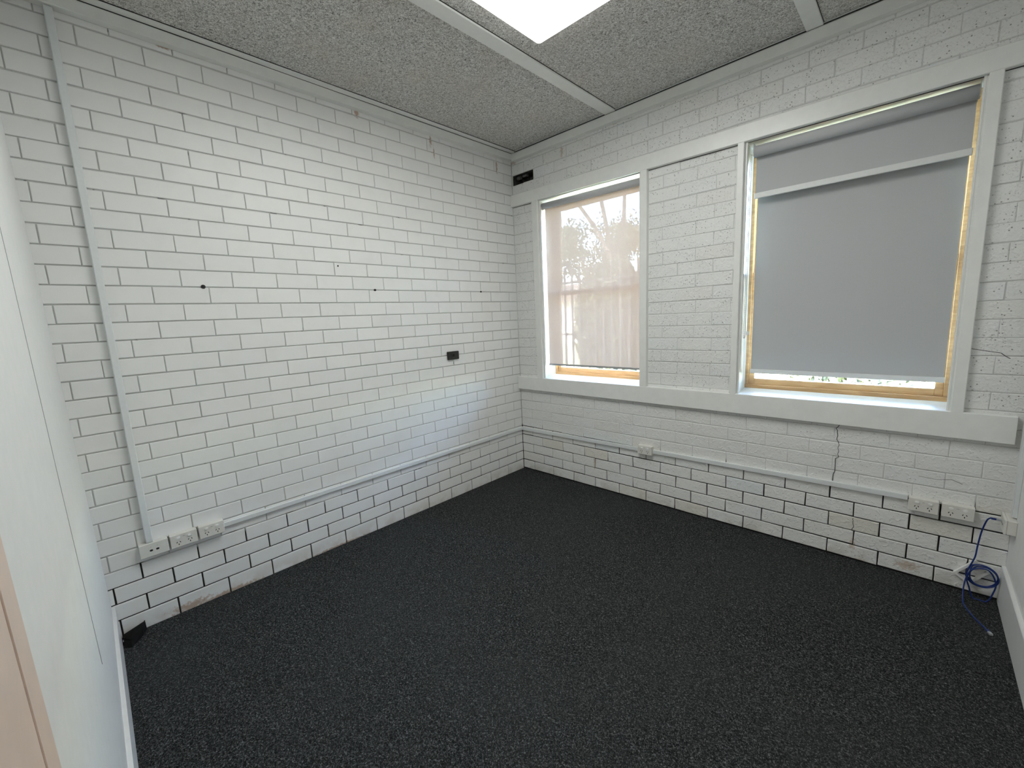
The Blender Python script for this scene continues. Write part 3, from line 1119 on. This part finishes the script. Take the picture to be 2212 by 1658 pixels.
pts = [(3.093, -0.064, 0.4335), (3.089, -0.062, 0.433), (3.080, -0.050, 0.412), (3.070, -0.034, 0.345), (3.064, -0.030, 0.270), (3.060, -0.030, 0.205), (3.046, -0.034, 0.150)]
# coil: three turns
cx, cz, ra, rb = 3.092, 0.117, 0.054, 0.058
for t in range(3):
    for a in range(0, 360, 30):
        if t == 0 and a < 30:
            continue
        an = math.radians(165 + a)
        j1, j2 = 0.004 * math.sin(t * 2.1 + a * 0.02), 0.004 * math.cos(t * 1.7 + a * 0.013)
        pts.append((cx + (ra + j1 - 0.003 * t) * math.cos(an), -0.032 - 0.008 * t - 0.003 * math.sin(an * 2), cz + (rb + j2 - 0.003 * t) * math.sin(an)))
# big lower loop touching the carpet, then the tail over the carpet
pts += [(3.040, -0.052, 0.10), (3.052, -0.050, 0.045), (3.066, -0.048, FZ + 0.006), (3.090, -0.052, FZ + 0.004), (3.116, -0.048, FZ + 0.006), (3.133, -0.040, 0.045), (3.136, -0.048, 0.105),
        (3.105, -0.058, 0.165), (3.055, -0.060, 0.150), (3.036, -0.064, 0.095), (3.030, -0.085, 0.035), (3.031, -0.125, FZ + 0.006), (3.042, -0.180, FZ + CR), (3.064, -0.245, FZ + CR), (3.088, -0.295, FZ + CR), (3.098, -0.322, FZ + CR)]
MB().tube(catmull(pts, 8), CR, 8).build('cable', M_BLUE, cab)


def plug(q, d, mat_b):
    d = Vector(d).normalized()
    q = Vector(q)
    up = Vector((0, 0, 1))
    if abs(d.z) > 0.8:
        up = Vector((0, 1, 0))
    s = d.cross(up).normalized()
    up = s.cross(d)

    def bar(a, b_, hw, hh):
        vs = []
        for t in (a, b_):
            for u, v in ((-hw, -hh), (hw, -hh), (hw, hh), (-hw, hh)):
                vs.append(q + d * t + s * u + up * v)
        return [(0, 1, 2, 3), (4, 5, 6, 7), (0, 1, 5, 4), (1, 2, 6, 5), (2, 3, 7, 6), (3, 0, 4, 7)], vs
    fs, vs = bar(-0.012, 0.004, 0.0048, 0.0038)
    pg = MB().add(vs, fs).build('plug_boot', M_BLUE, cab)
    fs, vs = bar(0.004, 0.022, 0.0058, 0.0040)
    MB().add(vs, fs).build('connector', mat_b, cab)
    return pg


plug((3.100, -0.326, FZ + 0.0045), (0.35, -0.93, 0), M_CLEAR)
plug((3.1035, -0.0645, 0.4335), (1, -0.02, -0.02), M_CLEAR)

# loose mounting-block frame hung in the coil
fr = empty('mounting_frame', (3.040, -0.03, 0.06), label='loose white plastic outlet frame hanging tilted in the blue cable coil', category='frame')
ang = math.atan2(0.092, 0.070)
ca, sa = math.cos(ang), math.sin(ang)
ax = Vector((ca, 0, sa))
bx = Vector((sa, 0, -ca))
ori = Vector((2.994, 0.0, 0.090))


def fbar(a0, a1, b0, b1, y0=-0.002, y1=-0.020):
    vs = []
    for aa in (a0, a1):
        for bb in (b0, b1):
            for yy in (y0, y1):
                q = ori + ax * aa + bx * bb
                vs.append((q.x, yy, q.z))
    return MB().add(vs, [(0, 1, 3, 2), (4, 6, 7, 5), (0, 4, 5, 1), (2, 3, 7, 6), (0, 2, 6, 4), (1, 5, 7, 3)])


FRT = 0.010
for q in ((0, 0.116, 0, FRT), (0, 0.116, 0.072 - FRT, 0.072), (0, FRT, FRT, 0.072 - FRT), (0.116 - FRT, 0.116, FRT, 0.072 - FRT)):
    fbar(*q).build('frame_bar', M_SWITCH, fr)

# ------------------------------------------------------------------ black wedge in the left corner of the floor
wd = empty('black_case', (0.06, -2.975, FZ), label='small black plastic case lying on the carpet in the left corner', category='case')
base = [(0.008, -3.009), (0.100, -3.011), (0.124, -2.984), (0.060, -2.938), (0.012, -2.918)]
top = [(0.006, -3.006, 0.020), (0.062, -3.008, 0.026), (0.098, -2.985, 0.024), (0.046, -2.934, 0.040), (0.006, -2.920, 0.046)]
mid = [((b_[0] * 0.35 + t[0] * 0.65) + 0.003, b_[1] * 0.35 + t[1] * 0.65, FZ + (t[2]) * 0.75) for b_, t in zip(base, top)]
crown = (0.042, -2.966, 0.050)
vs = [(x, y, FZ) for x, y in base] + mid + [(x, y, z + FZ) for x, y, z in top] + [(crown[0], crown[1], crown[2] + FZ)]
fs = [(4, 3, 2, 1, 0)]
for o_ in (0, 5):
    fs += [(o_ + i, o_ + (i + 1) % 5, o_ + 5 + (i + 1) % 5, o_ + 5 + i) for i in range(5)]
fs += [(10 + i, 10 + (i + 1) % 5, 15) for i in range(5)]
MB().add(vs, fs).build('shell', M_CASE, wd)
MB().tube([(0.010, -3.004, FZ + 0.022), (0.062, -3.006, FZ + 0.029), (0.098, -2.985, FZ + 0.027), (0.046, -2.934, FZ + 0.043), (0.008, -2.921, FZ + 0.048)], 0.0022, 6).build('rim', M_CASE, wd)
MB().bbox(0.060, 0.072, -3.012, -3.0065, FZ + 0.016, FZ + 0.022, 0.001).build('clasp', M_STEEL, wd)

# ------------------------------------------------------------------ ceiling light
LX0, LX1, LY0, LY1, LZ = 1.243, 2.055, -2.300, -1.097, 2.868
lt = empty('ceiling_light', ((LX0 + LX1) / 2, (LY0 + LY1) / 2, LZ), label='rectangular fluorescent ceiling light with glowing white acrylic diffuser', category='ceiling light')
MB().bbox(LX0 + 0.03, LX1 - 0.03, LY0 + 0.03, LY1 - 0.03, LZ + 0.045, CZ, 0.003).build('housing', M_TRIM, lt)


def rrect(x0, x1, y0, y1, r, n=5):
    o_ = []
    for cx_, cy_, a0 in ((x1 - r, y1 - r, 0), (x0 + r, y1 - r, 90), (x0 + r, y0 + r, 180), (x1 - r, y0 + r, 270)):
        for k_ in range(n + 1):
            a = math.radians(a0 + 90 * k_ / n)
            o_.append((cx_ + r * math.cos(a), cy_ + r * math.sin(a)))
    return o_


lo = rrect(LX0 + 0.006, LX1 - 0.006, LY0 + 0.006, LY1 - 0.006, 0.016)
hi = rrect(LX0, LX1, LY0, LY1, 0.020)
n = len(lo)
vs = [(x, y, LZ) for x, y in lo] + [(x, y, LZ + 0.010) for x, y in hi] + [(x, y, LZ + 0.045) for x, y in hi]
MB().add(vs[:n], [tuple(range(n))[::-1]]).build('diffuser', M_DIFF, lt)
fs = [tuple(range(2 * n, 3 * n))]
for o_ in (0, n):
    fs += [(o_ + i, o_ + (i + 1) % n, o_ + n + (i + 1) % n, o_ + n + i) for i in range(n)]
MB().add(vs, fs).build('diffuser_edge', M_DIFF_EDGE, lt)

# ------------------------------------------------------------------ garden seen through the glass
GZ = -0.30
MB().box(-30, 30, 3.6, 40, GZ - 0.1, GZ).build('ground', M_GRASS, org=(0, 10, GZ), **struct('sunlit green lawn outside beyond the windows', 'lawn'))
MB().box(-12, 12, 0.30, 3.6, GZ - 0.1, GZ + 0.005).build('path', M_PAVE, org=(0, 1.4, GZ), **struct('pale concrete path directly outside the windows', 'path'))

fence = empty('picket_fence', (0, 4.6, GZ), label='dark steel picket fence outside, seen through the beige blind', category='fence')
pk = MB().bbox(-0.022, 0.022, -0.012, 0.012, 0.0, 2.75, 0.003).mesh('picket', M_FENCE)
x = -7.2
while x < 4.5:
    ob = bpy.data.objects.new('picket', pk)
    ob.parent = fence
    ob.location = (x, 0, 0.05)
    COL.objects.link(ob)
    x += 0.19
for zz in (0.25, 1.35, 2.45):
    MB().box(-7.3, 4.5, 4.613, 4.648, GZ + zz, GZ + zz + 0.045).build('fence_rail', M_FENCE, fence)


def tree(label, x, y, h, spread, seed, nleaf, fork=1.6, cz=0.55):
    rg_ = random.Random(seed)
    t = empty('tree', (x, y, GZ), label=label, category='tree', group='trees behind the fence')
    tips = []
    tr_ = MB()

    def grow(p0, d, ln, r, lv):
        d = d.normalized()
        p1 = p0 + d * ln
        mid_ = p0 + d * ln * 0.5 + Vector((rg_.uniform(-1, 1), rg_.uniform(-1, 1), 0)) * ln * 0.06
        tr_.tube([p0, mid_, p1], [r, r * 0.85, r * 0.68], 7, caps=False)
        if lv == 0:
            tips.append(p1)
            return
        if lv <= 2:
            tips.append(mid_)
        for k_ in range(3 if lv > 1 else 2):
            nd = d + Vector((rg_.uniform(-1, 1), rg_.uniform(-1, 1), rg_.uniform(-0.25, 0.6))) * spread
            grow(p1, nd, ln * rg_.uniform(0.62, 0.8), r * 0.62, lv - 1)
    grow(Vector((x, y, GZ)), Vector((rg_.uniform(-0.08, 0.08), 0, 1)), fork, 0.11 * h / 5, 4)
    tr_.build('trunk', M_BARK, t)
    lf = MB()
    for i in range(nleaf):
        c_ = rg_.choice(tips) + Vector((rg_.gauss(0, 0.28), rg_.gauss(0, 0.28), rg_.gauss(0, 0.24)))
        a = Vector((rg_.uniform(-1, 1), rg_.uniform(-1, 1), rg_.uniform(-1, 1))).normalized()
        b2 = a.orthogonal().normalized()
        s = rg_.uniform(0.07, 0.14)
        lf.add([c_ - a * s, c_ + b2 * s * 0.35, c_ + a * s, c_ - b2 * s * 0.35], [(0, 1, 2, 3)])
    me_ob = bpy.data.objects.new('foliage', None) if False else None
    me = bpy.data.meshes.new('foliage')
    ox, oy, oz = WORG[t.name]
    me.from_pydata([(q[0] - ox, q[1] - oy, q[2] - oz) for q in lf.v], [], lf.f)
    me.materials.append(M_LEAF)
    ob_ = bpy.data.objects.new('foliage', me)
    ob_.parent = t
    ob_['kind'] = 'stuff'
    COL.objects.link(ob_)
    return t


tree('bare forked tree outside, behind the beige blind', -3.9, 8.8, 5.2, 0.62, 21, 15000, 3.3)
tree('distant spreading tree outside beyond the picket fence', -9.6, 15.5, 7.0, 0.7, 9, 7000, 2.2)


def shrub(label, x, y, r, h, seed, n):
    rg_ = random.Random(seed)
    t = empty('shrub', (x, y, GZ), label=label, category='shrub', group='shrubs behind the fence')
    st = MB()
    for k_ in range(6):
        a = rg_.uniform(0, 6.28)
        st.tube([(x, y, GZ), (x + 0.3 * r * math.cos(a), y + 0.3 * r * math.sin(a), GZ + h * 0.4), (x + 0.7 * r * math.cos(a), y + 0.7 * r * math.sin(a), GZ + h * 0.8)], [0.03, 0.02, 0.01], 5)
    st.build('stems', M_BARK, t)
    lf = MB()
    for i in range(n):
        a, q = rg_.uniform(0, 6.28), math.sqrt(rg_.random())
        zz = rg_.random()
        rr = r * q * math.sin(math.pi * (0.12 + 0.8 * zz)) ** 0.6
        c_ = Vector((x + rr * math.cos(a), y + rr * math.sin(a), GZ + zz * h))
        d = Vector((rg_.uniform(-1, 1), rg_.uniform(-1, 1), rg_.uniform(-1, 1))).normalized()
        b2 = d.orthogonal().normalized()
        s = rg_.uniform(0.07, 0.13)
        lf.add([c_ - d * s, c_ + b2 * s * 0.4, c_ + d * s, c_ - b2 * s * 0.4], [(0, 1, 2, 3)])
    me = bpy.data.meshes.new('foliage')
    me.from_pydata([(q[0] - x, q[1] - y, q[2] - GZ) for q in lf.v], [], lf.f)
    me.materials.append(M_LEAF)
    ob_ = bpy.data.objects.new('foliage', me)
    ob_.parent = t
    ob_['kind'] = 'stuff'
    COL.objects.link(ob_)


shrub('tall shrub outside, right half of the narrow window', -2.28, 5.7, 0.78, 2.9, 31, 7000)
shrub('broad shrub outside, middle of the narrow window', -3.7, 7.4, 0.75, 2.9, 32, 4000)
shrub('low shrub outside the wide window near the path', 2.0, 6.2, 0.9, 0.9, 33, 1800)

fb_ = empty('house', (-19.0, 22.0, GZ), label='far pale rendered house across the garden', category='house')
MB().box(-24, -14.0, 21.0, 25, GZ, GZ + 2.7).build('walls', M_FAR, fb_)
MB().prism([(20.6, GZ + 2.7), (25.4, GZ + 2.7), (23.0, GZ + 4.0)], 0, -24.4, -13.6).build('roof', M_BARK, fb_)
MB().box(-18.2, -16.8, 20.95, 21.02, GZ + 0.9, GZ + 2.1).build('house_window', M_FENCE, fb_)
